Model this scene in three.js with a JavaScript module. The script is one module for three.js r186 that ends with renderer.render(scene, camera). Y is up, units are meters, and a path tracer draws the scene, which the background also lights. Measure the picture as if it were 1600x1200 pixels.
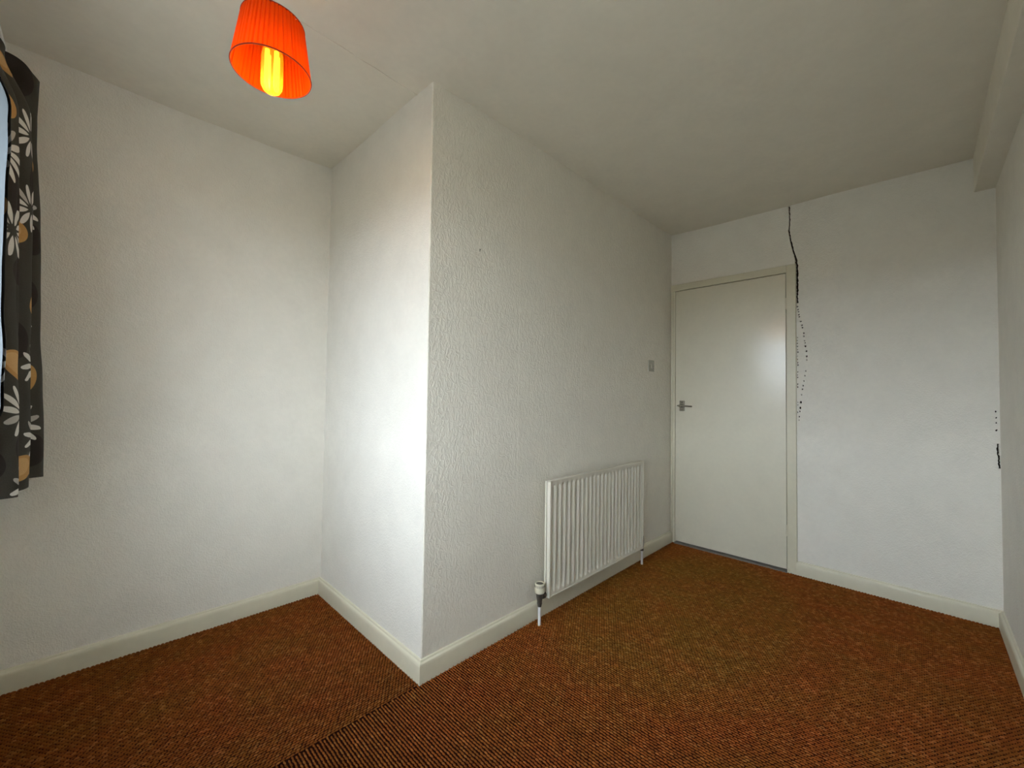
import * as THREE from 'three';
import { mergeGeometries, mergeVertices, toCreasedNormals } from 'three/addons/utils/BufferGeometryUtils.js';
import { RoundedBoxGeometry } from 'three/addons/geometries/RoundedBoxGeometry.js';
import { RectAreaLightUniformsLib } from 'three/addons/lights/RectAreaLightUniformsLib.js';
import { createNoise2D } from 'simplex-noise';

RectAreaLightUniformsLib.init();

// ------------------------------------------------------------------ camera, sky, exposure
const scene = new THREE.Scene();
const camera = new THREE.PerspectiveCamera(85.762, 4 / 3, 0.01, 300);
camera.position.set(1.422, 1.1347, 0.9518);
camera.rotation.order = 'YXZ';
camera.rotation.set(0.0286, 0.7776, 0.0146);
scene.add(camera);
scene.background = new THREE.Color(0.845, 0.95, 1.055);   // even overcast sky
scene.backgroundIntensity = 1.0;
const renderer = new THREE.WebGLRenderer({ antialias: true });
renderer.toneMapping = THREE.LinearToneMapping;
renderer.toneMappingExposure = 10.0;
renderer.shadowMap.enabled = true;
renderer.shadowMap.type = THREE.PCFSoftShadowMap;

// ------------------------------------------------------------------ room measures (metres)
const R = 1.032, D = 2.3196, W = 1.7173, H = 2.445;    // recess depth, far wall, right wall, ceiling
const ZF = 1.32;                                       // inner face of the window wall
const T = 0.12;                                        // wall thickness
const TOP = 2.52;

// ------------------------------------------------------------------ helpers
function rng(seed) { let a = seed >>> 0; return () => { a = (a + 0x6d2b79f5) | 0; let t = Math.imul(a ^ (a >>> 15), 1 | a); t = (t + Math.imul(t ^ (t >>> 7), 61 | t)) ^ t; return ((t ^ (t >>> 14)) >>> 0) / 4294967296; }; }
const noise2 = createNoise2D(rng(11));
const clamp = (x, a = 0, b = 1) => Math.min(b, Math.max(a, x));
const sstep = (a, b, x) => { const t = clamp((x - a) / (b - a)); return t * t * (3 - 2 * t); };
const lin = (r, g, b) => new THREE.Color().setRGB(r, g, b);
function shade(o) { o.traverse((m) => { if (m.isMesh) { m.castShadow = true; m.receiveShadow = true; } }); return o; }
function mesh(name, geo, mat, parent = scene) { const m = new THREE.Mesh(geo, mat); m.name = name; parent.add(m); shade(m); return m; }
function struct(o, label, category) { o.userData.kind = 'structure'; o.userData.label = label; o.userData.category = category; return o; }
function tag(o, label, category, group) { Object.assign(o.userData, { label, category }); if (group) o.userData.group = group; return o; }
function group(name, x = 0, y = 0, z = 0) { const g = new THREE.Group(); g.name = name; g.position.set(x, y, z); scene.add(g); return g; }
// uv in metres from the dominant direction of each face
function metreUV(geo) {
  const g = geo.index ? geo.toNonIndexed() : geo, p = g.attributes.position, uv = new Float32Array(p.count * 2);
  const a = new THREE.Vector3(), b = new THREE.Vector3(), c = new THREE.Vector3(), n = new THREE.Vector3();
  for (let i = 0; i < p.count; i += 3) {
    a.fromBufferAttribute(p, i); b.fromBufferAttribute(p, i + 1); c.fromBufferAttribute(p, i + 2);
    n.subVectors(b, a).cross(c.clone().sub(a));
    const ax = Math.abs(n.x), ay = Math.abs(n.y), az = Math.abs(n.z);
    [a, b, c].forEach((v, k) => { const j = (i + k) * 2; if (ax >= ay && ax >= az) { uv[j] = v.z; uv[j + 1] = v.y; } else if (ay >= az) { uv[j] = v.x; uv[j + 1] = v.z; } else { uv[j] = v.x; uv[j + 1] = v.y; } });
  }
  g.setAttribute('uv', new THREE.BufferAttribute(uv, 2));
  return g;
}
const box = (x0, x1, y0, y1, z0, z1) => { const g = new THREE.BoxGeometry(x1 - x0, y1 - y0, z1 - z0); g.translate((x0 + x1) / 2, (y0 + y1) / 2, (z0 + z1) / 2); return g; };
const rbox = (x0, x1, y0, y1, z0, z1, r = 0.002, s = 2) => { const g = new RoundedBoxGeometry(x1 - x0, y1 - y0, z1 - z0, s, r); g.translate((x0 + x1) / 2, (y0 + y1) / 2, (z0 + z1) / 2); return g; };
// upright prism over a plan outline [[x, z], ...]
function prism(plan, y0, y1) {
  const s = new THREE.Shape(plan.map(([x, z]) => new THREE.Vector2(x, -z)));
  const g = new THREE.ExtrudeGeometry(s, { depth: y1 - y0, bevelEnabled: false });
  g.rotateX(-Math.PI / 2); g.translate(0, y0, 0);
  return g;
}
function merged(list) { return mergeGeometries(list.map((g) => { const h = g.index ? g.toNonIndexed() : g.clone(); for (const k of Object.keys(h.attributes)) if (!['position', 'normal', 'uv'].includes(k)) h.deleteAttribute(k); return h; })); }
const cyl = (r0, r1, y0, y1, x, z, seg = 24) => { const g = new THREE.CylinderGeometry(r1, r0, y1 - y0, seg); g.translate(x, (y0 + y1) / 2, z); return g; };

// ------------------------------------------------------------------ procedural textures
function canvas(n) { const c = document.createElement('canvas'); c.width = n; c.height = n; return c; }
function tiled(c, metres, srgb = false) {
  const t = new THREE.CanvasTexture(c); t.wrapS = t.wrapT = THREE.RepeatWrapping; t.repeat.set(1 / metres, 1 / metres);
  if (srgb) t.colorSpace = THREE.SRGBColorSpace; t.anisotropy = 8; return t;
}
// embossed relief wallpaper: short curved ridges, mostly upright, in small clumps
function reliefPaper(seed, count, len, wid, upright) {
  const n = 1024, c = canvas(n), g = c.getContext('2d'), r = rng(seed);
  g.fillStyle = '#404040'; g.fillRect(0, 0, n, n); g.lineCap = 'round';
  for (let i = 0; i < count; i++) {
    const x = r() * n, y = r() * n, a = (r() < upright ? Math.PI / 2 + (r() - 0.5) * 0.9 : r() * Math.PI * 2), L = len * (0.6 + r() * 0.9), k = (r() - 0.5) * L * 0.7;
    for (const [w, al] of [[wid * 1.9, 0.12], [wid * 1.3, 0.2], [wid * 0.8, 0.3], [wid * 0.4, 0.35]]) {
      g.strokeStyle = 'rgba(255,255,255,' + al + ')'; g.lineWidth = w;
      for (const ox of [-n, 0, n]) for (const oy of [-n, 0, n]) {
        const X = x + ox, Y = y + oy; if (X < -80 || X > n + 80 || Y < -80 || Y > n + 80) continue;
        const dx = Math.cos(a) * L / 2, dy = Math.sin(a) * L / 2;
        g.beginPath(); g.moveTo(X - dx, Y - dy); g.quadraticCurveTo(X - Math.sin(a) * k, Y + Math.cos(a) * k, X + dx, Y + dy); g.stroke();
      }
    }
  }
  return c;
}
const reliefTex = tiled(reliefPaper(5, 2600, 34, 7, 0.62), 0.62);
const peelTex = tiled(reliefPaper(9, 7000, 10, 6, 0.2), 0.5);
// gentle unevenness of rolled paint
function mottle(n, seed, base, amp, cells) {
  const c = canvas(n), g = c.getContext('2d'), im = g.createImageData(n, n), f = createNoise2D(rng(seed));
  for (let y = 0; y < n; y++) for (let x = 0; x < n; x++) {
    // wrap by blending two samples so that the tile repeats without a seam
    const u = x / n, v = y / n, s = (k, a, b) => f(a * k, b * k);
    const w = (k) => (s(k, u, v) * (1 - u) + s(k, u - 1, v) * u) * (1 - v) + (s(k, u, v - 1) * (1 - u) + s(k, u - 1, v - 1) * u) * v;
    const t = w(cells) * 0.6 + w(cells * 4) * 0.4, j = (y * n + x) * 4;
    for (let q = 0; q < 3; q++) im.data[j + q] = clamp(base[q] + amp * t, 0, 255);
    im.data[j + 3] = 255;
  }
  g.putImageData(im, 0, 0); return c;
}
const paintTex = tiled(mottle(256, 21, [250, 250, 250], 5, 5), 0.9, true);

const M = {};
M.wall = new THREE.MeshStandardMaterial({ color: lin(0.885, 0.85, 0.762), roughness: 0.85, map: paintTex, bumpMap: peelTex, bumpScale: 0.0009 });
M.relief = new THREE.MeshStandardMaterial({ color: lin(0.88, 0.832, 0.722), roughness: 0.7, map: paintTex, bumpMap: reliefTex, bumpScale: 0.0014 });
M.ceiling = new THREE.MeshStandardMaterial({ color: lin(0.88, 0.826, 0.705), roughness: 0.9, map: paintTex });
M.masonry = new THREE.MeshStandardMaterial({ color: lin(0.03, 0.019, 0.013), roughness: 1 });
M.cream = new THREE.MeshPhysicalMaterial({ color: lin(0.73, 0.685, 0.525), roughness: 0.42, map: paintTex, clearcoat: 0.25, clearcoatRoughness: 0.3 });
M.door = new THREE.MeshPhysicalMaterial({ color: lin(0.78, 0.735, 0.59), roughness: 0.4, map: paintTex, bumpMap: tiled(mottle(256, 31, [128, 128, 128], 90, 9), 0.25), bumpScale: 0.00022, clearcoat: 1, clearcoatRoughness: 0.16 });
M.enamel = new THREE.MeshPhysicalMaterial({ color: lin(0.77, 0.725, 0.605), roughness: 0.45 });
M.white = new THREE.MeshStandardMaterial({ color: lin(0.82, 0.82, 0.80), roughness: 0.4 });
M.pewter = new THREE.MeshStandardMaterial({ color: lin(0.16, 0.145, 0.125), roughness: 0.45, metalness: 0.7 });
M.chrome = new THREE.MeshStandardMaterial({ color: lin(0.36, 0.36, 0.33), roughness: 0.25, metalness: 1 });
M.dark = new THREE.MeshStandardMaterial({ color: lin(0.035, 0.033, 0.03), roughness: 0.7 });
M.switch = new THREE.MeshStandardMaterial({ color: lin(0.47, 0.455, 0.38), roughness: 0.5 });
M.knob = new THREE.MeshStandardMaterial({ color: lin(0.72, 0.68, 0.52), roughness: 0.45 });

// ------------------------------------------------------------------ the setting: floor, walls, ceiling
struct(mesh('floor', metreUV(box(-R - T, W + T, -0.16, -0.0058, -D - 0.55, ZF + 0.28)), new THREE.MeshPhysicalMaterial({ color: lin(0.02, 0.006, 0.003), roughness: 1, specularIntensity: 0.05 })), 'dark backing of the fitted brown carpet', 'floor');

struct(mesh('wall_left', metreUV(prism([[-R, 0], [-R - T, -T], [-R - T, ZF + 0.28], [-R, ZF + 0.28]], -0.1, TOP)), M.wall), 'white papered wall of the recess beside the curtain', 'wall');
struct(mesh('wall_recess', metreUV(prism([[-R, 0], [-0.004, 0], [-T, -T], [-R - T, -T]], -0.1, TOP)), M.wall), 'white wall of the recess meeting the outer corner', 'wall');
const wallMiddle = struct(mesh('wall_middle', metreUV(prism([[-0.004, 0], [0, -0.004], [0, -D], [-T, -D], [-T, -T]], -0.1, TOP)), M.relief), 'white relief papered wall behind the radiator', 'wall');
mesh('wallpaper_seam', metreUV(rbox(-0.001, 0.0005, 0.085, 2.43, -0.5425, -0.5395, 0.0004, 1)), M.relief, wallMiddle);
mesh('wallpaper_seam', metreUV(rbox(-0.001, 0.0004, 0.085, 2.43, -1.0745, -1.0725, 0.0003, 1)), M.relief, wallMiddle);
struct(mesh('wall_right', metreUV(box(W, W + T, -0.1, TOP, -D - T, ZF + 0.28)), M.wall), 'white papered wall on the right under the boxed beam', 'wall');

// far wall: a skin of plaster over dark masonry, so that the cracks are real gaps in the skin
const notch = (s) => { s.moveTo(0.0, -0.1); s.lineTo(0.012, -0.1); s.lineTo(0.012, 2.02); s.lineTo(0.825, 2.02); s.lineTo(0.825, -0.1); s.lineTo(W, -0.1); s.lineTo(W, TOP); s.lineTo(0, TOP); s.closePath(); return s; };
const skin = notch(new THREE.Shape());
{
  const r = rng(77);
  const trail = (pts, wf) => {       // hole that follows a mostly upright line
    const L = [], Rr = [];
    for (let i = 0; i < pts.length - 1; i++) {
      const n = Math.max(2, Math.ceil(Math.abs(pts[i][1] - pts[i + 1][1]) / 0.009));
      for (let k = 0; k < n; k++) {
        const t = k / n, y = pts[i][1] + (pts[i + 1][1] - pts[i][1]) * t, x = pts[i][0] + (pts[i + 1][0] - pts[i][0]) * t + (r() - 0.5) * 0.0035, w = wf(y) * (0.75 + r() * 0.5);
        L.push(new THREE.Vector2(x - w / 2, y)); Rr.push(new THREE.Vector2(x + w / 2, y));
      }
    }
    skin.holes.push(new THREE.Path([...L, ...Rr.reverse()]));
  };
  const taken = [];
  const fleck = (x, y, w, h) => {
    if (taken.some(([a, b, c]) => Math.hypot(a - x, b - y) < 0.62 * (c + Math.max(w, h)))) return;
    taken.push([x, y, Math.max(w, h)]);
    const P = [], n = 7, a0 = r() * 6;
    for (let i = 0; i < n; i++) { const a = a0 + i / n * Math.PI * 2, q = 0.7 + r() * 0.5; P.push(new THREE.Vector2(x + Math.cos(a) * w * q / 2, y + Math.sin(a) * h * q / 2)); }
    skin.holes.push(new THREE.Path(P));
  };
  trail([[0.808, 2.47], [0.8085, 2.44], [0.8115, 2.36], [0.807, 2.275], [0.818, 2.195], [0.8435, 2.08], [0.8515, 2.03], [0.852, 1.88], [0.8505, 1.80], [0.8515, 1.77]], (y) => y > 2.2 ? 0.0075 : y > 2.08 ? 0.0095 : y > 1.86 ? 0.0125 : 0.0095);
  // crumbled flecks along the two lower trails
  const along = (pts, step, size, skip) => {
    for (let i = 0; i < pts.length - 1; i++) {
      const L = Math.hypot(pts[i + 1][0] - pts[i][0], pts[i + 1][1] - pts[i][1]);
      for (let s = 0; s < L; s += step * (0.7 + r() * 0.6)) {
        const t = s / L, x = pts[i][0] + (pts[i + 1][0] - pts[i][0]) * t, y = pts[i][1] + (pts[i + 1][1] - pts[i][1]) * t;
        if (r() < skip) continue;
        const q = size(y) * (0.8 + r() * 0.45); fleck(x + (r() - 0.5) * 0.003, y, q, Math.min(q * 1.35, step * 0.62));
      }
    }
  };
  along([[0.8515, 1.755], [0.861, 1.686], [0.876, 1.629], [0.879, 1.60]], 0.0175, (y) => 0.0115, 0.02);
  along([[0.884, 1.575], [0.892, 1.51], [0.899, 1.45], [0.903, 1.385], [0.903, 1.36]], 0.027, (y) => y > 1.5 ? 0.0078 : 0.0095, 0.06);
  along([[0.896, 1.325], [0.885, 1.26], [0.875, 1.20], [0.868, 1.12], [0.862, 1.06], [0.857, 1.0]], 0.029, (y) => Math.abs(y - 1.1) < 0.05 ? 0.0115 : 0.008, 0.06);
  along([[0.8505, 1.55], [0.8515, 1.40], [0.8505, 1.30], [0.8505, 1.2]], 0.021, () => 0.0078, 0.15);
  along([[0.851, 1.12], [0.8505, 1.0]], 0.024, () => 0.007, 0.25);
  // beside the right-hand corner
  trail([[1.7075, 0.925], [1.709, 0.87], [1.711, 0.83], [1.7125, 0.79]], () => 0.0068);
  along([[1.7035, 1.09], [1.7035, 0.98], [1.7065, 0.945]], 0.03, () => 0.008, 0.2);
}
const wallBack = struct(mesh('wall_back', metreUV((() => { const g = new THREE.ExtrudeGeometry(skin, { depth: 0.014, bevelEnabled: false }); g.translate(0, 0, -D - 0.014); return g; })()), M.wall), 'cracked white wall around the cream door', 'wall');
mesh('masonry', metreUV((() => { const g = new THREE.ExtrudeGeometry(notch(new THREE.Shape()), { depth: T - 0.014, bevelEnabled: false }); g.translate(0, 0, -D - T); return g; })()), M.masonry, wallBack).userData.label = 'dark masonry showing through the crack';
mesh('landing_wall', metreUV(box(-0.3, W, -0.1, TOP, -D - 0.55, -D - 0.5)), M.wall, wallBack);

// ceiling: a slab whose underside sags a little, as the photograph shows at the corners
{
  const ctl = [[0, 0, 2.429], [-R, 0, 2.456], [0, -D, 2.457], [1.04, -D, 2.449], [1.64, -D, 2.441], [-R, 0.7, 2.442], [-R, 0.39, 2.446], [-0.47, 0, 2.439], [0, -0.77, 2.446], [-R, 1.1, 2.45]];
  const low = (x, z) => { let s = H * 0.6, w = 0.6; for (const [a, b, h] of ctl) { const q = 0.02 / (Math.hypot(x - a, z - b) ** 2 + 0.0015); s += h * q; w += q; } return s / w; };
  const x0 = -R - T, x1 = W + T, z0 = -D - 0.55, z1 = ZF + 0.28, g = new THREE.BoxGeometry(x1 - x0, 0.18, z1 - z0, 58, 1, 84);
  g.translate((x0 + x1) / 2, 2.55, (z0 + z1) / 2);
  const p = g.attributes.position;
  for (let i = 0; i < p.count; i++) if (p.getY(i) < 2.5) p.setY(i, low(p.getX(i), p.getZ(i)));
  g.computeVertexNormals();
  const ceil = struct(mesh('ceiling', metreUV(g), M.ceiling), 'plain white painted ceiling with a fine board joint', 'ceiling');
  // plasterboard joint running from above the lamp to the recess wall: a narrow open joint between two raised lips of filler
  const lip = (xa, xb, d) => { const g2 = new THREE.BoxGeometry(xb - xa, 0.004, 1.0, 1, 1, 40); g2.translate((xa + xb) / 2, 0, 0.5); const q = g2.attributes.position; for (let i = 0; i < q.count; i++) { const z = q.getZ(i), x = q.getX(i) + 0.0025 * noise2(z * 9, 3); q.setX(i, x); q.setY(i, low(x, z) + (q.getY(i) < 0 ? -d * (0.6 + 0.6 * (0.5 + 0.5 * noise2(z * 6, 8))) : 0.004)); } g2.computeVertexNormals(); return metreUV(g2); };
  mesh('board_joint', lip(-0.1225, -0.117, 0.003), M.ceiling, ceil);
  // end of the wall crack running a little way over the ceiling
  const crk = new THREE.Shape([[0.8055, -D], [0.8095, -D], [0.8165, -D + 0.022], [0.8215, -D + 0.05], [0.829, -D + 0.082], [0.8225, -D + 0.068], [0.815, -D + 0.045], [0.8085, -D + 0.02]].map(([x, z]) => new THREE.Vector2(x, -z)));
  const cg = new THREE.ExtrudeGeometry(crk, { depth: 0.003, bevelEnabled: false }); cg.rotateX(-Math.PI / 2); cg.translate(0, 2.4485, 0);
  mesh('crack', metreUV(cg), M.masonry, ceil).userData.label = 'dark end of the crack on the ceiling';
}
struct(mesh('trim_1', metreUV(rbox(W - 0.0764, W + 0.01, 2.256, 2.46, -D - 0.01, ZF + 0.01, 0.003)), M.ceiling), 'white boxed beam along the top of the right wall', 'beam');

// window wall behind the camera, with the opening that lights the room
const WX0 = -0.33, WX1 = 1.66, WY0 = 0.86, WY1 = 2.12;
{
  const s = new THREE.Shape([[-R - T, -0.1], [W + T, -0.1], [W + T, TOP], [-R - T, TOP]].map((q) => new THREE.Vector2(...q)));
  s.holes.push(new THREE.Path([[WX0, WY0], [WX0, WY1], [WX1, WY1], [WX1, WY0]].map((q) => new THREE.Vector2(...q))));
  const g = new THREE.ExtrudeGeometry(s, { depth: 0.28, bevelEnabled: false }); g.translate(0, 0, ZF);
  struct(mesh('wall_front', metreUV(g), M.wall), 'white wall with the wide window', 'wall');
  const win = group('window_1', 0, 0, ZF + 0.18); struct(win, 'wide white framed window with a central mullion', 'window');
  const f = 0.055, xm = (WX0 + WX1) / 2;
  mesh('frame', merged([rbox(WX0, WX1, WY0, WY0 + f, 0, 0.06), rbox(WX0, WX1, WY1 - f, WY1, 0, 0.06), rbox(WX0, WX0 + f, WY0 + f, WY1 - f, 0, 0.06), rbox(WX1 - f, WX1, WY0 + f, WY1 - f, 0, 0.06)]), M.white, win);
  mesh('mullion', rbox(xm - 0.035, xm + 0.035, WY0 + f, WY1 - f, 0, 0.06), M.white, win);
  const glass = new THREE.MeshPhysicalMaterial({ color: 0xffffff, transmission: 1, roughness: 0, thickness: 0, ior: 1.45 });
  mesh('pane', box(WX0 + f, xm - 0.035, WY0 + f, WY1 - f, 0.028, 0.032), glass, win);
  mesh('pane', box(xm + 0.035, WX1 - f, WY0 + f, WY1 - f, 0.028, 0.032), glass, win);
  mesh('window_sill', rbox(WX0 - 0.03, WX1 + 0.03, WY0 - 0.022, WY0 + 0.003, -0.215, 0.0, 0.006), M.white, win);
}

// skirting boards: one moulded profile swept along each wall
const PROFILE = [[0, -0.02], [0.018, -0.02], [0.018, 0.064], [0.0165, 0.0695], [0.013, 0.0735], [0.0085, 0.0755], [0.0075, 0.078], [0.0055, 0.0815], [0, 0.083]];
function skirting(ax, az, bx, bz, nx, nz, ma, mb) {   // ma / mb: how far the ends run on per unit of thickness (mitres)
  const dx = bx - ax, dz = bz - az, L = Math.hypot(dx, dz), ux = dx / L, uz = dz / L, n = PROFILE.length, pos = [], idx = [];
  const seg = Math.max(1, Math.ceil(L / 0.05));
  for (let k = 0; k <= seg; k++) for (const [t, y] of PROFILE) {
    const s = -ma * t + (L + (ma + mb) * t) * k / seg;
    pos.push(ax + ux * s + nx * t, y, az + uz * s + nz * t);
  }
  const flip = ux * nz - uz * nx > 0;
  const tri = (a, b, c) => flip ? idx.push(a, c, b) : idx.push(a, b, c);
  for (let k = 0; k < seg; k++) for (let i = 0; i < n - 1; i++) { const a = k * n + i, b = a + n; tri(a, b, a + 1); tri(a + 1, b, b + 1); }
  for (let i = 1; i < n - 1; i++) { tri(0, i, i + 1); const o = seg * n; tri(o, o + i + 1, o + i); }
  const g = new THREE.BufferGeometry(); g.setAttribute('position', new THREE.Float32BufferAttribute(pos, 3)); g.setIndex(idx);
  return metreUV(toCreasedNormals(g, 0.6));
}
struct(mesh('baseboard_left', skirting(-R, 0, -R, ZF, 1, 0, -1, -1), M.cream), 'cream skirting board along the curtain end wall', 'skirting');
struct(mesh('baseboard_recess', skirting(-R, 0, 0, 0, 0, 1, -1, 1), M.cream), 'cream skirting board of the recess wall', 'skirting');
struct(mesh('baseboard_middle', skirting(0, 0, 0, -D, 1, 0, 1, 0), M.cream), 'cream skirting board running under the radiator', 'skirting');
struct(mesh('baseboard_back', skirting(0.84, -D, W, -D, 0, 1, 0, -1), M.cream), 'cream skirting board on the cracked wall by the door', 'skirting');
struct(mesh('baseboard_right', skirting(W, -D, W, ZF, -1, 0, -1, -1), M.cream), 'cream skirting board along the right wall', 'skirting');
struct(mesh('baseboard_front', skirting(-R, ZF, W, ZF, 0, -1, -1, -1), M.cream), 'cream skirting board under the window', 'skirting');

// ------------------------------------------------------------------ door
{
  const d = group('door_1', 0, 0, -D); struct(d, 'cream flush door in a cream frame', 'door');
  const X0 = 0.036, X1 = 0.7905, Y0 = 0.014, Y1 = 1.988;
  mesh('door_leaf', metreUV(rbox(X0 + 0.003, X1 - 0.003, Y0, Y1, -0.036, 0.007, 0.0025)), M.door, d);
  const arch = [];
  arch.push(rbox(X1, 0.845, -0.02, 2.042, -0.05, 0.014, 0.003));
  arch.push(rbox(0.0, X0, -0.02, 2.042, -0.05, 0.006, 0.002));
  arch.push(rbox(0.0, X1 + 0.001, Y1 + 0.003, 2.042, -0.05, 0.0135, 0.003));
  const fr = mesh('door_frame', metreUV(merged(arch)), M.cream, d);
  mesh('door_stop', metreUV(merged([box(X0, X0 + 0.012, 0, Y1, -0.06, -0.037), box(X1 - 0.012, X1, 0, Y1, -0.06, -0.037), box(X0, X1, Y1 - 0.01, Y1 + 0.003, -0.06, -0.037)])), M.cream, fr);
  mesh('frame_edge_bead', metreUV(rbox(0.002, 0.016, 0.075, 2.0, 0.0, 0.012, 0.003)), M.cream, fr);
  for (const y of [1.783, 0.27]) { const h = mesh('hinge', merged([cyl(0.0045, 0.0045, y - 0.038, y + 0.038, X1 - 0.001, 0.0085, 12), box(X1 - 0.005, X1 + 0.004, y - 0.037, y + 0.037, 0.002, 0.0078)]), M.cream, d); h.userData.label = 'painted-over hinge'; }
  const hd = mesh('door_handle', rbox(0.0725, 0.1125, 1.035, 1.116, 0.007, 0.0125, 0.002), M.chrome, d); hd.userData.label = 'short chrome lever handle plate';
  const lever = merged([(() => { const g = new THREE.CylinderGeometry(0.011, 0.013, 0.034, 20); g.rotateX(Math.PI / 2); g.translate(0.088, 1.0755, 0.028); return g; })(),
    new THREE.TubeGeometry(new THREE.CatmullRomCurve3([new THREE.Vector3(0.072, 1.077, 0.044), new THREE.Vector3(0.092, 1.077, 0.046), new THREE.Vector3(0.13, 1.075, 0.047), new THREE.Vector3(0.178, 1.073, 0.045)]), 20, 0.0062, 10),
    new THREE.SphereGeometry(0.0062, 10, 8).translate(0.178, 1.073, 0.045), new THREE.SphereGeometry(0.0062, 10, 8).translate(0.072, 1.077, 0.044)]);
  mesh('lever', lever, M.chrome, hd);
  mesh('keyhole', merged([(() => { const g = new THREE.CylinderGeometry(0.004, 0.004, 0.002, 12); g.rotateX(Math.PI / 2); g.translate(0.093, 1.104, 0.0128); return g; })(), box(0.0915, 0.0945, 1.092, 1.104, 0.0118, 0.0138)]), M.dark, hd);
  for (const y of [1.045, 1.109]) mesh('screw', (() => { const g = new THREE.CylinderGeometry(0.003, 0.0032, 0.0016, 10); g.rotateX(Math.PI / 2); g.translate(y > 1.1 ? 0.079 : 0.0925, y, 0.0131); return g; })(), M.pewter, hd);
  // worn threshold of grey cement under the door
  const r = rng(3), n = 60, g = new THREE.BoxGeometry(X1 - X0, 0.012, 0.05, n, 1, 6); g.translate((X0 + X1) / 2, 0.0, 0.0);
  const p = g.attributes.position; for (let i = 0; i < p.count; i++) if (p.getY(i) > 0) p.setY(i, 0.0035 + 0.003 * noise2(p.getX(i) * 30, p.getZ(i) * 50) + 0.0015 * (r() - 0.5));
  g.computeVertexNormals();
  mesh('threshold', metreUV(g), new THREE.MeshStandardMaterial({ color: lin(0.2, 0.185, 0.16), roughness: 0.85 }), d).userData.label = 'worn grey cement threshold';
  mesh('corner_repair', metreUV((() => { const s = new THREE.Shape([[0.792, -0.01], [0.817, -0.01], [0.795, 0.024], [0.792, 0.026]].map((q) => new THREE.Vector2(...q))); const e = new THREE.ExtrudeGeometry(s, { depth: 0.004, bevelEnabled: true, bevelSize: 0.001, bevelThickness: 0.001, bevelSegments: 1 }); e.translate(0, 0, 0.0125); return e; })()), M.cream, d);
}

// ------------------------------------------------------------------ carpet: looped pile in two pieces with a seam at the corner
const SEAM = 0.012;
{
  // one loop: a low arch of yarn lying along its row
  const hump = (() => {
    const g = new THREE.SphereGeometry(1, 7, 4, 0, Math.PI * 2, 0, Math.PI * 0.5); const p = g.attributes.position;
    for (let i = 0; i < p.count; i++) { const x = p.getX(i), y = p.getY(i), z = p.getZ(i); p.setXYZ(i, x, y, z * (0.82 + 0.18 * x)); }
    g.computeVertexNormals(); return g;
  })();
  const yarn = new THREE.MeshPhysicalMaterial({ color: 0xffffff, roughness: 1, specularIntensity: 0.25 });
  const patchNoise = createNoise2D(rng(44)), fine = createNoise2D(rng(45));
  const rust = [0.222, 0.054, 0.0105], gold = [0.178, 0.074, 0.011];
  function tint(x, z, r) {
    // two dyes of the same depth, golden brown and rust red, in drifting patches with ragged outlines over the whole carpet;
    // the largest golden patch is the trodden way from the door
    const rag = 0.45 * patchNoise(x * 2.6, z * 2.6) + 0.25 * patchNoise(x * 9 + 7, z * 9) + 0.15 * fine(x * 30, z * 30);
    const way = Math.hypot((x - 0.48) / 0.52, (z + 1.35) / 0.85), worn = clamp(0.3 + 0.5 * rag + 0.5 * sstep(0.12, -0.12, way - 1 + 0.3 * rag));
    const k = r(), w = 0.84 + 0.3 * r(), c = [0, 0, 0];
    for (let q = 0; q < 3; q++) { let v = rust[q] * (1 - worn) + gold[q] * worn; c[q] = v * w * (1 + 0.14 * fine(x * 14, z * 14)); }
    if (k > 0.82) { c[0] *= 1.3; c[1] *= 1.55; c[2] *= 2.0; }
    return c;
  }
  function carpet(name, x0, x1, z0, z1, alongX, seed, label) {
    const px = alongX ? 0.0138 : 0.0100, pz = alongX ? 0.0108 : 0.0138, nx = Math.floor((x1 - x0) / px), nz = Math.floor((z1 - z0) / pz), r = rng(seed), m4 = new THREE.Matrix4(), q = new THREE.Quaternion(), e = new THREE.Euler(), col = new THREE.Color();
    const spots = [];
    for (let i = 0; i < nx; i++) for (let j = 0; j < nz; j++) {
      const row = alongX ? j : i;
      let x = x0 + (i + 0.5) * px, z = z0 + (j + 0.5) * pz;
      if (alongX) x += (row % 2) * px * 0.5; else z += (row % 2) * pz * 0.5;
      x += (r() - 0.5) * 0.0018; z += (r() - 0.5) * 0.0018;
      if (x < x0 + 0.003 || x > x1 - 0.003 || z < z0 + 0.003 || z > z1 - 0.003) continue;
      spots.push([x, z]);
    }
    const im = new THREE.InstancedMesh(hump, yarn, spots.length); im.name = name;
    spots.forEach(([x, z], i) => {
      const turn = (alongX ? 0.16 : Math.PI / 2 + 0.06) + (r() - 0.5) * 0.22, h = 0.0046 + r() * 0.0014;
      q.setFromEuler(e.set((r() - 0.5) * 0.25, turn, (r() - 0.5) * 0.3));
      m4.compose(new THREE.Vector3(x, -0.0060, z), q, new THREE.Vector3(0.0070 + r() * 0.0007, h, 0.0030 + r() * 0.0004)); im.setMatrixAt(i, m4);
      const c = tint(x, z, r); im.setColorAt(i, col.setRGB(c[0], c[1], c[2]));
    });
    im.castShadow = im.receiveShadow = true; scene.add(im); im.userData.kind = 'stuff';
    return tag(im, label, 'carpet');
  }
  carpet('looped_carpet', SEAM, W - 0.004, -D + 0.006, ZF - 0.004, true, 101, 'rust and gold looped carpet in front of the radiator and door');
  carpet('looped_carpet_001', -R + 0.004, SEAM + 0.001, 0.004, ZF - 0.004, false, 102, 'finely ribbed brown carpet piece laid in the recess below the curtain');
}

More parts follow.
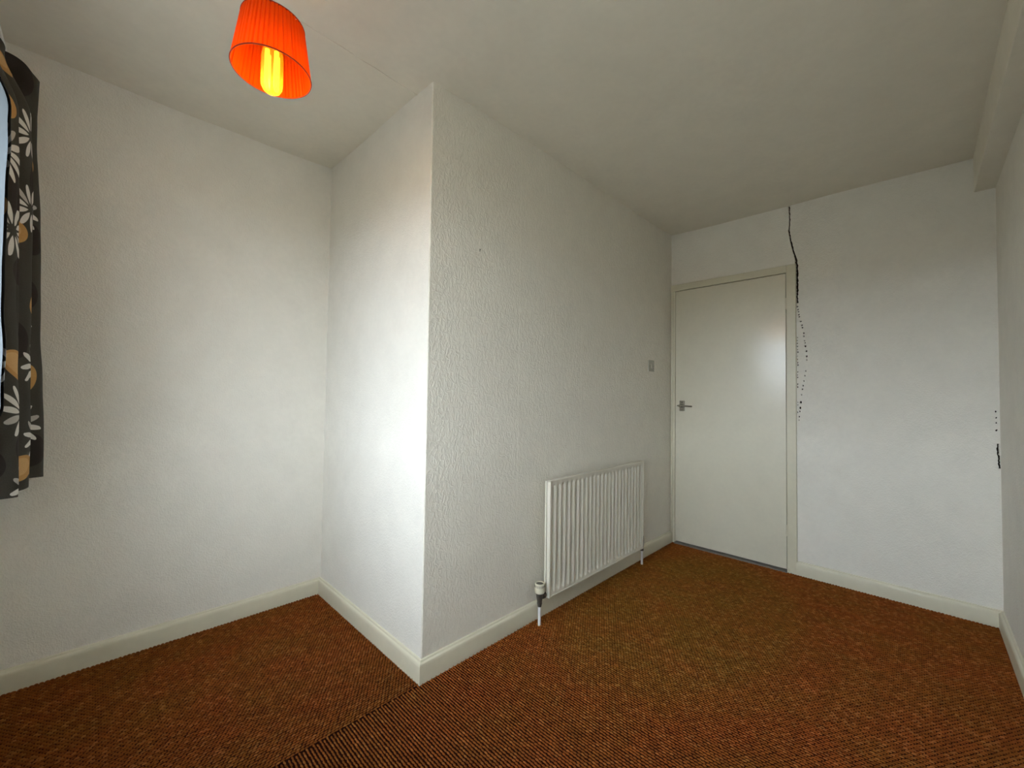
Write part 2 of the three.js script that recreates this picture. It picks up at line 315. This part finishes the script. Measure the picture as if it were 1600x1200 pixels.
// ------------------------------------------------------------------ radiator
{
  const z0 = -1.693, z1 = -0.692, y0 = 0.118, y1 = 0.706, xf = 0.085, xb = 0.046;
  const g = group('radiator', 0.05, 0, (z0 + z1) / 2); tag(g, 'cream fluted panel radiator mounted low on the wall beside the door', 'radiator');
  g.position.set(0, 0, 0);
  const nf = 24, m = 0.018, pitch = (z1 - z0 - 2 * m) / nf, sub = 10, cols = nf * sub, pos = [], idx = [];
  const rows = [[y0 + 0.004, 0], [y0 + 0.018, 0], [y0 + 0.03, 0.35], [y0 + 0.045, 1], [y0 + 0.2, 1], [y1 - 0.2, 1], [y1 - 0.05, 1], [y1 - 0.036, 0.4], [y1 - 0.022, 0], [y1 - 0.004, 0]];
  const zs = [z1 - 0.002]; for (let i = 0; i <= cols; i++) zs.push(z1 - m - pitch * nf * i / cols); zs.push(z0 + 0.002);
  // flutes: a broad rounded rib and a narrower hollow pressed behind the rim
  const depth = (z) => { const t = (z1 - m - z) / pitch; if (t < 0 || t > nf) return 0; const f = t - Math.floor(t); return f < 0.14 ? 0.026 * sstep(0, 0.14, f) : f < 0.5 ? 0.026 : f < 0.72 ? 0.026 * (1 - sstep(0.5, 0.72, f)) : 0; };
  for (const [y, k] of rows) for (const z of zs) pos.push(xf - depth(z) * k, y, z);
  const n = zs.length; for (let a = 0; a < rows.length - 1; a++) for (let b = 0; b < n - 1; b++) { const i = a * n + b; idx.push(i, i + 1, i + n, i + 1, i + n + 1, i + n); }
  const pg = new THREE.BufferGeometry(); pg.setAttribute('position', new THREE.Float32BufferAttribute(pos, 3)); pg.setIndex(idx);
  mesh('front_panel', metreUV(toCreasedNormals(pg, 0.7)), M.enamel, g);
  const xr = 0.066;
  mesh('panel_rim', metreUV(merged([rbox(xr, xf + 0.0025, y1 - 0.008, y1, z0, z1, 0.002), rbox(xr, xf + 0.002, y0, y0 + 0.007, z0, z1, 0.002), rbox(xr, xf + 0.003, y0, y1, z1 - 0.008, z1, 0.0025), rbox(xr, xf + 0.002, y0, y1, z0, z0 + 0.008, 0.0025)])), M.enamel, g);
  mesh('back_panel', metreUV(rbox(xb, xb + 0.01, y0 + 0.006, y1 - 0.006, z0 + 0.008, z1 - 0.008, 0.002)), M.enamel, g);
  for (const z of [z1 - 0.13, z0 + 0.13]) mesh('wall_bracket', rbox(0.0012, xb, 0.2, 0.63, z - 0.012, z + 0.012, 0.002), M.enamel, g);
  // thermostatic valve at the near end
  const vx = 0.062, vz = -0.648;
  const vb = mesh('valve_body', merged([cyl(0.009, 0.012, 0.086, 0.1, vx, vz), cyl(0.0135, 0.0125, 0.1, 0.108, vx, vz, 6), cyl(0.0115, 0.0165, 0.108, 0.135, vx, vz), cyl(0.0165, 0.019, 0.135, 0.158, vx, vz),
    (() => { const c = new THREE.CylinderGeometry(0.0105, 0.0105, 0.05, 20); c.rotateX(Math.PI / 2); c.translate(vx, 0.132, vz - 0.024); return c; })(), (() => { const c = new THREE.CylinderGeometry(0.0155, 0.0155, 0.016, 8); c.rotateX(Math.PI / 2); c.translate(vx, 0.132, vz - 0.028); return c; })()]), M.pewter, g);
  vb.userData.label = 'dull pewter valve body';
  const kn = mesh('valve_knob', (() => { const c = new THREE.LatheGeometry([[0, 0.154], [0.021, 0.154], [0.0245, 0.157], [0.0255, 0.164], [0.0255, 0.186], [0.0235, 0.2], [0.0222, 0.2025], [0.0195, 0.2025], [0.0185, 0.2], [0.018, 0.1985]].map((q) => new THREE.Vector2(...q)), 36); c.translate(vx, 0, vz); return c; })(), M.knob, g);
  kn.userData.label = 'cream slotted thermostat knob';
  mesh('knob_cap', cyl(0.0185, 0.0182, 0.196, 0.1995, vx, vz, 28), M.pewter, kn);
  mesh('knob_slots', merged(Array.from({ length: 20 }, (_, i) => { const b = new THREE.BoxGeometry(0.0022, 0.011, 0.0032); b.translate(0, 0.1895, 0.0243); b.rotateY(i / 20 * Math.PI * 2); b.translate(vx, 0, vz); return b; })), M.dark, kn);
  mesh('pipe', cyl(0.0075, 0.0075, -0.012, 0.09, vx, vz, 20), M.white, g);
  // plain valve at the far end
  const lx = 0.06, lz = -1.722;
  mesh('lockshield_valve', merged([cyl(0.011, 0.014, 0.09, 0.16, lx, lz), cyl(0.014, 0.012, 0.16, 0.19, lx, lz), (() => { const c = new THREE.CylinderGeometry(0.0105, 0.0105, 0.04, 16); c.rotateX(Math.PI / 2); c.translate(lx, 0.135, lz + 0.022); return c; })()]), M.pewter, g);
  mesh('pipe', cyl(0.0075, 0.0075, -0.012, 0.095, lx, lz, 20), M.white, g);
}

// ------------------------------------------------------------------ light switch and picture nail on the relief wall
{
  const g = group('light_switch', 0, 0, 0); tag(g, 'small grey square light switch on the wall beside the door', 'light switch');
  mesh('switch_plate', rbox(-0.001, 0.008, 1.3285, 1.4135, -2.003, -1.916, 0.0025), M.switch, g);
  mesh('rocker', (() => { const b = rbox(-0.006, 0.006, -0.0165, 0.0165, -0.0105, 0.0105, 0.0015); b.rotateZ(0.12); b.translate(0.0055, 1.371, -1.9595); return b; })(), new THREE.MeshStandardMaterial({ color: lin(0.56, 0.545, 0.46), roughness: 0.45 }), g);
  for (const z of [-1.9895, -1.9295]) mesh('screw', (() => { const c = new THREE.CylinderGeometry(0.003, 0.003, 0.002, 10); c.rotateZ(Math.PI / 2); c.translate(0.0084, 1.371, z); return c; })(), M.pewter, g);
  const nail = mesh('picture_pin', merged([box(-0.001, 0.0022, 1.791, 1.802, -0.2714, -0.2696), (() => { const c = new THREE.CylinderGeometry(0.001, 0.001, 0.008, 8); c.rotateZ(Math.PI / 2 - 0.3); c.translate(0.003, 1.8, -0.2705); return c; })()]), M.dark);
  tag(nail, 'tiny dark picture pin left in the bare relief wall', 'pin');
}

// ------------------------------------------------------------------ pendant lamp
{
  const lx = 0.117, lz = 0.619, yb = 2.044, rb = 0.1, rt = 0.079, hs = 0.142, yc = 2.444;
  const g = group('pendant_lamp', lx, 0, lz); tag(g, 'lit pendant lamp with a pleated red fabric shade hanging from the ceiling', 'lamp');
  const fabric = new THREE.MeshPhysicalMaterial({ color: lin(0.72, 0.08, 0.001), roughness: 0.95, specularIntensity: 0.1, transmission: 0.4, thickness: 0, side: THREE.DoubleSide });
  const np = 52, pos = [], idx = [], rows = 7, cols = np * 4, r = rng(8), jit = Array.from({ length: np + 1 }, () => r());
  for (let a = 0; a <= rows; a++) for (let b = 0; b <= cols; b++) {
    const t = a / rows, th = b / cols * Math.PI * 2, k = (b % cols) / 4, f = k - Math.floor(k), j = jit[Math.floor(k) % np];
    const rad = rb + (rt - rb) * t + 0.0019 * (f < 0.25 ? -0.6 - j * 1.2 : f < 0.5 ? 0.6 : 0.2 + 0.3 * j);
    const tw = th + 0.05 * (jit[Math.floor(k) % np] - 0.5) * (1 - t) + 0.02 * (jit[(Math.floor(k) + 7) % np] - 0.5);
    pos.push(Math.cos(tw) * rad, yb + hs * t, Math.sin(tw) * rad);
  }
  for (let a = 0; a < rows; a++) for (let b = 0; b < cols; b++) { const i = a * (cols + 1) + b; idx.push(i, i + cols + 1, i + 1, i + 1, i + cols + 1, i + cols + 2); }
  const sg = new THREE.BufferGeometry(); sg.setAttribute('position', new THREE.Float32BufferAttribute(pos, 3)); sg.setIndex(idx);
  const sh = mesh('lamp_shade', toCreasedNormals(sg, 0.35), fabric, g); sh.userData.label = 'pleated orange red fabric shade';
  const trim = new THREE.MeshStandardMaterial({ color: lin(0.32, 0.03, 0.006), roughness: 0.9 });
  for (const [y, q] of [[yb, rb], [yb + hs, rt]]) mesh('shade_rim', (() => { const t = new THREE.TorusGeometry(q, 0.0019, 8, 96); t.rotateX(Math.PI / 2); t.translate(0, y, 0); return t; })(), trim, sh);
  const spokes = []; for (let i = 0; i < 3; i++) { const c = new THREE.CylinderGeometry(0.0014, 0.0014, rt - 0.018, 8); c.rotateZ(Math.PI / 2); c.translate((rt + 0.018) / 2, 0, 0); c.rotateY(i * Math.PI * 2 / 3 + 0.5); c.translate(0, yb + hs - 0.004, 0); spokes.push(c); }
  const ring = new THREE.TorusGeometry(0.0195, 0.0018, 8, 32); ring.rotateX(Math.PI / 2); ring.translate(0, yb + hs - 0.004, 0);
  mesh('shade_carrier', merged([...spokes, ring]), M.white, sh);
  mesh('lamp_holder', merged([cyl(0.0185, 0.0185, 2.128, 2.185, 0, 0), cyl(0.023, 0.023, 2.172, 2.179, 0, 0), cyl(0.0185, 0.008, 2.185, 2.215, 0, 0)]), M.white, g);
  mesh('cord', cyl(0.0032, 0.0032, 2.21, yc - 0.02, 0, 0, 12), M.white, g);
  mesh('ceiling_rose', new THREE.LatheGeometry([[0, -0.03], [0.012, -0.03], [0.03, -0.022], [0.04, -0.008], [0.041, 0.004], [0, 0.004]].map((q) => new THREE.Vector2(...q)), 32).translate(0, yc, 0), M.white, g);
  // long clear bulb with two glowing loops
  const gl = new THREE.MeshPhysicalMaterial({ color: lin(1, 0.72, 0.22), transmission: 0.75, roughness: 0.05, thickness: 0, ior: 1.2, emissive: lin(1, 0.5, 0.02), emissiveIntensity: 0.014 });
  const bulb = mesh('bulb', new THREE.LatheGeometry([[0.0001, 1.984], [0.012, 1.986], [0.021, 1.992], [0.0265, 2.002], [0.028, 2.014], [0.028, 2.085], [0.026, 2.1], [0.02, 2.118], [0.014, 2.13], [0.0135, 2.14]].map((q) => new THREE.Vector2(...q)), 40), gl, g);
  bulb.userData.label = 'long clear bulb glowing yellow';
  const glow = new THREE.MeshStandardMaterial({ color: lin(0.9, 0.7, 0.2), emissive: lin(1, 0.8, 0.12), emissiveIntensity: 0.3, roughness: 0.6 });
  for (const [a, ph] of [[0.0115, 0.4], [-0.0115, 0.4]]) {
    const P = [[-0.85, 2.1], [-1, 2.06], [-1.1, 2.025], [-0.8, 2.004], [0, 1.999], [0.8, 2.004], [1.1, 2.025], [1, 2.06], [0.85, 2.1]].map(([s, y]) => new THREE.Vector3(Math.cos(ph) * s * 0.0125 - Math.sin(ph) * a, y, Math.sin(ph) * s * 0.0125 + Math.cos(ph) * a));
    mesh('filament_loop', new THREE.TubeGeometry(new THREE.CatmullRomCurve3(P), 40, 0.0062, 10), glow, bulb);
  }
  const pl = new THREE.PointLight(lin(1, 0.58, 0.1), 0.0095, 0, 2); pl.position.set(0, 2.012, 0); pl.castShadow = true; pl.shadow.radius = 1.2; g.add(pl); pl.name = 'bulb_light';
}

// ------------------------------------------------------------------ curtain and rail at the end of the window wall
function curtainPrint() {
  const n = 1024, c = canvas(n), g = c.getContext('2d'), r = rng(15);
  g.fillStyle = '#3a3832'; g.fillRect(0, 0, n, n);
  const wrap = (fn) => { for (const ox of [-n, 0, n]) for (const oy of [-n, 0, n]) { g.save(); g.translate(ox, oy); fn(); g.restore(); } };
  const blob = (x, y, a, b, t, col) => wrap(() => { g.fillStyle = col; g.beginPath(); g.ellipse(x, y, a, b, t, 0, 7); g.fill(); });
  const daisy = (x, y, s, a0, n2, span) => {
    const jit = Array.from({ length: n2 }, () => [r(), r()]);
    wrap(() => { for (let i = 0; i < n2; i++) { const a = a0 + span * i / n2; g.save(); g.translate(x, y); g.rotate(a); g.fillStyle = jit[i][0] < 0.3 ? '#b9b4ac' : '#d6d2ca';
      g.beginPath(); g.moveTo(s * 0.2, 0); g.quadraticCurveTo(s * 0.55, -s * 0.19, s * (0.93 + jit[i][1] * 0.1), -s * 0.05); g.quadraticCurveTo(s * 1.04, s * 0.02, s * 0.9, s * 0.08); g.quadraticCurveTo(s * 0.5, s * 0.16, s * 0.2, 0); g.fill(); g.restore(); } });
  };
  // tan pods, near-black blotches and pale daisies scattered over charcoal cloth
  for (const [x, y, a, b, t] of [[150, 120, 120, 90, 0.4], [620, 330, 130, 95, -0.5], [330, 640, 120, 100, 0.9], [860, 800, 120, 90, 0.2], [820, 90, 90, 70, 0], [90, 860, 90, 80, 0]]) blob(x, y, a, b, t, '#241d1b');
  for (const [x, y, a, b, t] of [[420, 170, 78, 52, 0.5], [900, 470, 84, 56, -0.4], [110, 520, 80, 54, 1.1], [560, 900, 84, 55, 0.1], [700, 650, 50, 44, 0], [250, 930, 46, 40, 0]]) { blob(x, y, a, b, t, '#b98d52'); blob(x + 8, y - 6, a * 0.75, b * 0.7, t, '#c9a06a'); }
  for (const [x, y, s, a, k] of [[180, 280, 118, 0.2, 12], [690, 160, 120, 0.6, 12], [420, 450, 112, 0.1, 11], [900, 660, 118, 0.9, 12], [150, 740, 118, 0.4, 12], [650, 470, 96, 0, 10], [440, 780, 104, 0.3, 11], [900, 960, 108, 0.2, 11]]) daisy(x, y, s, a, k, Math.PI * 2);
  // weave
  const im = g.getImageData(0, 0, n, n); for (let i = 0; i < im.data.length; i += 4) { const v = (r() - 0.5) * 16; im.data[i] += v; im.data[i + 1] += v; im.data[i + 2] += v; } g.putImageData(im, 0, 0);
  return c;
}
{
  const g = group('curtain', 0, 0, 0); tag(g, 'charcoal curtain printed with pale daisies and tan pods, drawn back', 'curtain');
  const cloth = new THREE.MeshPhysicalMaterial({ map: tiled(curtainPrint(), 0.78, true), roughness: 0.95, side: THREE.DoubleSide, sheen: 0.2, sheenRoughness: 0.6 });
  const lining = new THREE.MeshStandardMaterial({ color: lin(0.19, 0.215, 0.235), roughness: 0.95, side: THREE.DoubleSide });
  const yb = 0.802, yt = 2.3, NU = 260, NV = 90;
  // plan of the folds: crests towards the room at these places, hollows between
  const crest = [[-0.955, 1.128, 1.068], [-0.745, 1.126, 1.09], [-0.545, 1.142, 1.1]];
  const plan = (u, y) => {      // u 0..1 from the wall end to the leading edge
    const v = (y - yb) / (yt - yb), s = u * 3.42, k = Math.floor(s), f = s - k;
    const cx = (i) => i < 0 ? -1.0 : i < 3 ? crest[i][0] : -0.345, cz = (i) => { const c = crest[clamp(i, 0, 2)], b = [0, 0.075, 0.085][clamp(i, 0, 2)]; return c[2] + (c[1] - c[2]) * Math.min(1, v * 1.1) + b * sstep([1, 0.84, 0.78][clamp(i, 0, 2)], 0.99, v); };
    const wob = 0.004 * noise2(k * 3.1, y * 1.6) + 0.002 * noise2(k * 7.7 + 3, y * 4);
    const hollow = 1.225 + 0.01 * noise2(k * 2.1, y * 1.5);
    let x, z;
    const Q = (a, b, t) => a + (b - a) * (0.5 - 0.5 * Math.cos(Math.PI * t));
    if (k < 3) {
      const c0 = cx(k), c1 = k < 2 ? cx(k + 1) : -0.40;
      // from crest k to hollow, then up to the next crest
      x = c0 + (c1 - c0) * f + 0.026 * Math.sin(2 * Math.PI * f);
      if (k < 2) z = f < 0.5 ? Q(cz(k), hollow, f * 2) : Q(hollow, cz(k + 1), f * 2 - 1); else z = f < 0.6 ? Q(cz(k), hollow, f / 0.6) : hollow;
    } else {
      // leading edge turned towards the room over the middle of the drop, hanging straight at both ends
      const t = f / 0.42, curl = sstep(0.06, 0.2, v) * sstep(0.9, 0.72, v);
      x = -0.40 + 0.085 * t; z = hollow + (1.112 + 0.02 * v - hollow) * curl * Math.sin(t * Math.PI / 2) + 0.002 * noise2(y * 5, 4) * t;
    }
    // gathered heading
    const head = sstep(yt - 0.16, yt, y); z += head * 0.008 * Math.sin(u * 62) + wob; x += head * 0.008 * Math.sin(u * 62 + 1.5);
    return [x, z];
  };
  const sheet = (off, y0, y1) => {
    const pos = [], uv = [], idx = [];
    for (let j = 0; j <= NV; j++) {
      let arc = 0, px = null; const y = y0 + (y1 - y0) * j / NV;
      for (let i = 0; i <= NU; i++) {
        const u = i / NU, [x, z] = plan(u, y), [xa, za] = plan(Math.min(1, u + 0.002), y), [xb, zb] = plan(Math.max(0, u - 0.002), y);
        const L = Math.hypot(xa - xb, za - zb) || 1, nx = -(za - zb) / L, nz = (xa - xb) / L;   // towards the window
        if (px) arc += Math.hypot(x - px[0], z - px[1]); px = [x, z];
        const dip = 0.012 * Math.sin(u * 11) * (1 - j / NV) + (off ? 0 : 0.02 * sstep(0.9, 1, j / NV) * Math.sin(u * 19));
        pos.push(x + nx * off, y + dip, z + nz * off); uv.push(arc, y);
      }
    }
    for (let j = 0; j < NV; j++) for (let i = 0; i < NU; i++) { const a = j * (NU + 1) + i; idx.push(a, a + NU + 1, a + 1, a + 1, a + NU + 1, a + NU + 2); }
    const b = new THREE.BufferGeometry(); b.setAttribute('position', new THREE.Float32BufferAttribute(pos, 3)); b.setAttribute('uv', new THREE.Float32BufferAttribute(uv, 2)); b.setIndex(idx); b.computeVertexNormals(); return b;
  };
  mesh('curtain_cloth', sheet(0, yb, yt), cloth, g);
  mesh('curtain_lining', sheet(0.006, yb + 0.02, yt - 0.03), lining, g).userData.label = 'pale lining on the window side';
  const hookM = new THREE.MeshStandardMaterial({ color: lin(0.62, 0.55, 0.42), roughness: 0.5 });
  for (const [x, z] of [[-0.985, 1.175], [-0.845, 1.215], [-0.64, 1.22], [-0.42, 1.22]]) mesh('curtain_hook', new THREE.TubeGeometry(new THREE.CatmullRomCurve3([[0, 2.27, 0], [0, 2.3, 0.004], [0, 2.315, 0.012], [0, 2.305, 0.018]].map(([a, b, c]) => new THREE.Vector3(x + a, b, z + c))), 14, 0.002, 6), hookM, g);

  const rail = group('curtain_rail', 0, 0, 0); tag(rail, 'white curtain track fixed to the wall above the window', 'curtain rail');
  mesh('track', rbox(-1.0, 1.66, 2.345, 2.367, 1.206, 1.222, 0.003), M.white, rail);
  for (const x of [-0.9, -0.2, 0.5, 1.2]) mesh('bracket', rbox(x - 0.011, x + 0.011, 2.35, 2.375, 1.215, ZF, 0.003), M.white, rail);
  for (const x of [-1.0, 1.66]) mesh('end_stop', rbox(x - 0.012, x + 0.012, 2.336, 2.374, 1.202, 1.226, 0.004), M.white, rail);
}

// ------------------------------------------------------------------ outside the window: what the room sees of the street
{
  struct(mesh('ground', metreUV(box(-160, 160, -2.9, -2.7, ZF + 0.4, 240)), new THREE.MeshStandardMaterial({ color: lin(0.13, 0.125, 0.10), roughness: 1 })), 'street and gardens below the window', 'ground');
  const t = group('terraced_house', 0, -2.7, 110); tag(t, 'brick terrace with a tiled roof across the street', 'house');
  const brick = new THREE.MeshStandardMaterial({ color: lin(0.2, 0.12, 0.08), roughness: 1 });
  mesh('wall', metreUV(box(-45, 45, 0, 5, 0, 8)), brick, t);
  const s = new THREE.Shape([[-0.4, 4.9], [8.4, 4.9], [4, 7.2]].map((q) => new THREE.Vector2(...q)));
  const rg = new THREE.ExtrudeGeometry(s, { depth: 91, bevelEnabled: false }); rg.rotateY(-Math.PI / 2); rg.translate(45.5, 0, 0);
  mesh('roof', metreUV(rg), new THREE.MeshStandardMaterial({ color: lin(0.09, 0.07, 0.06), roughness: 1 }), t);
}

renderer.render(scene, camera);
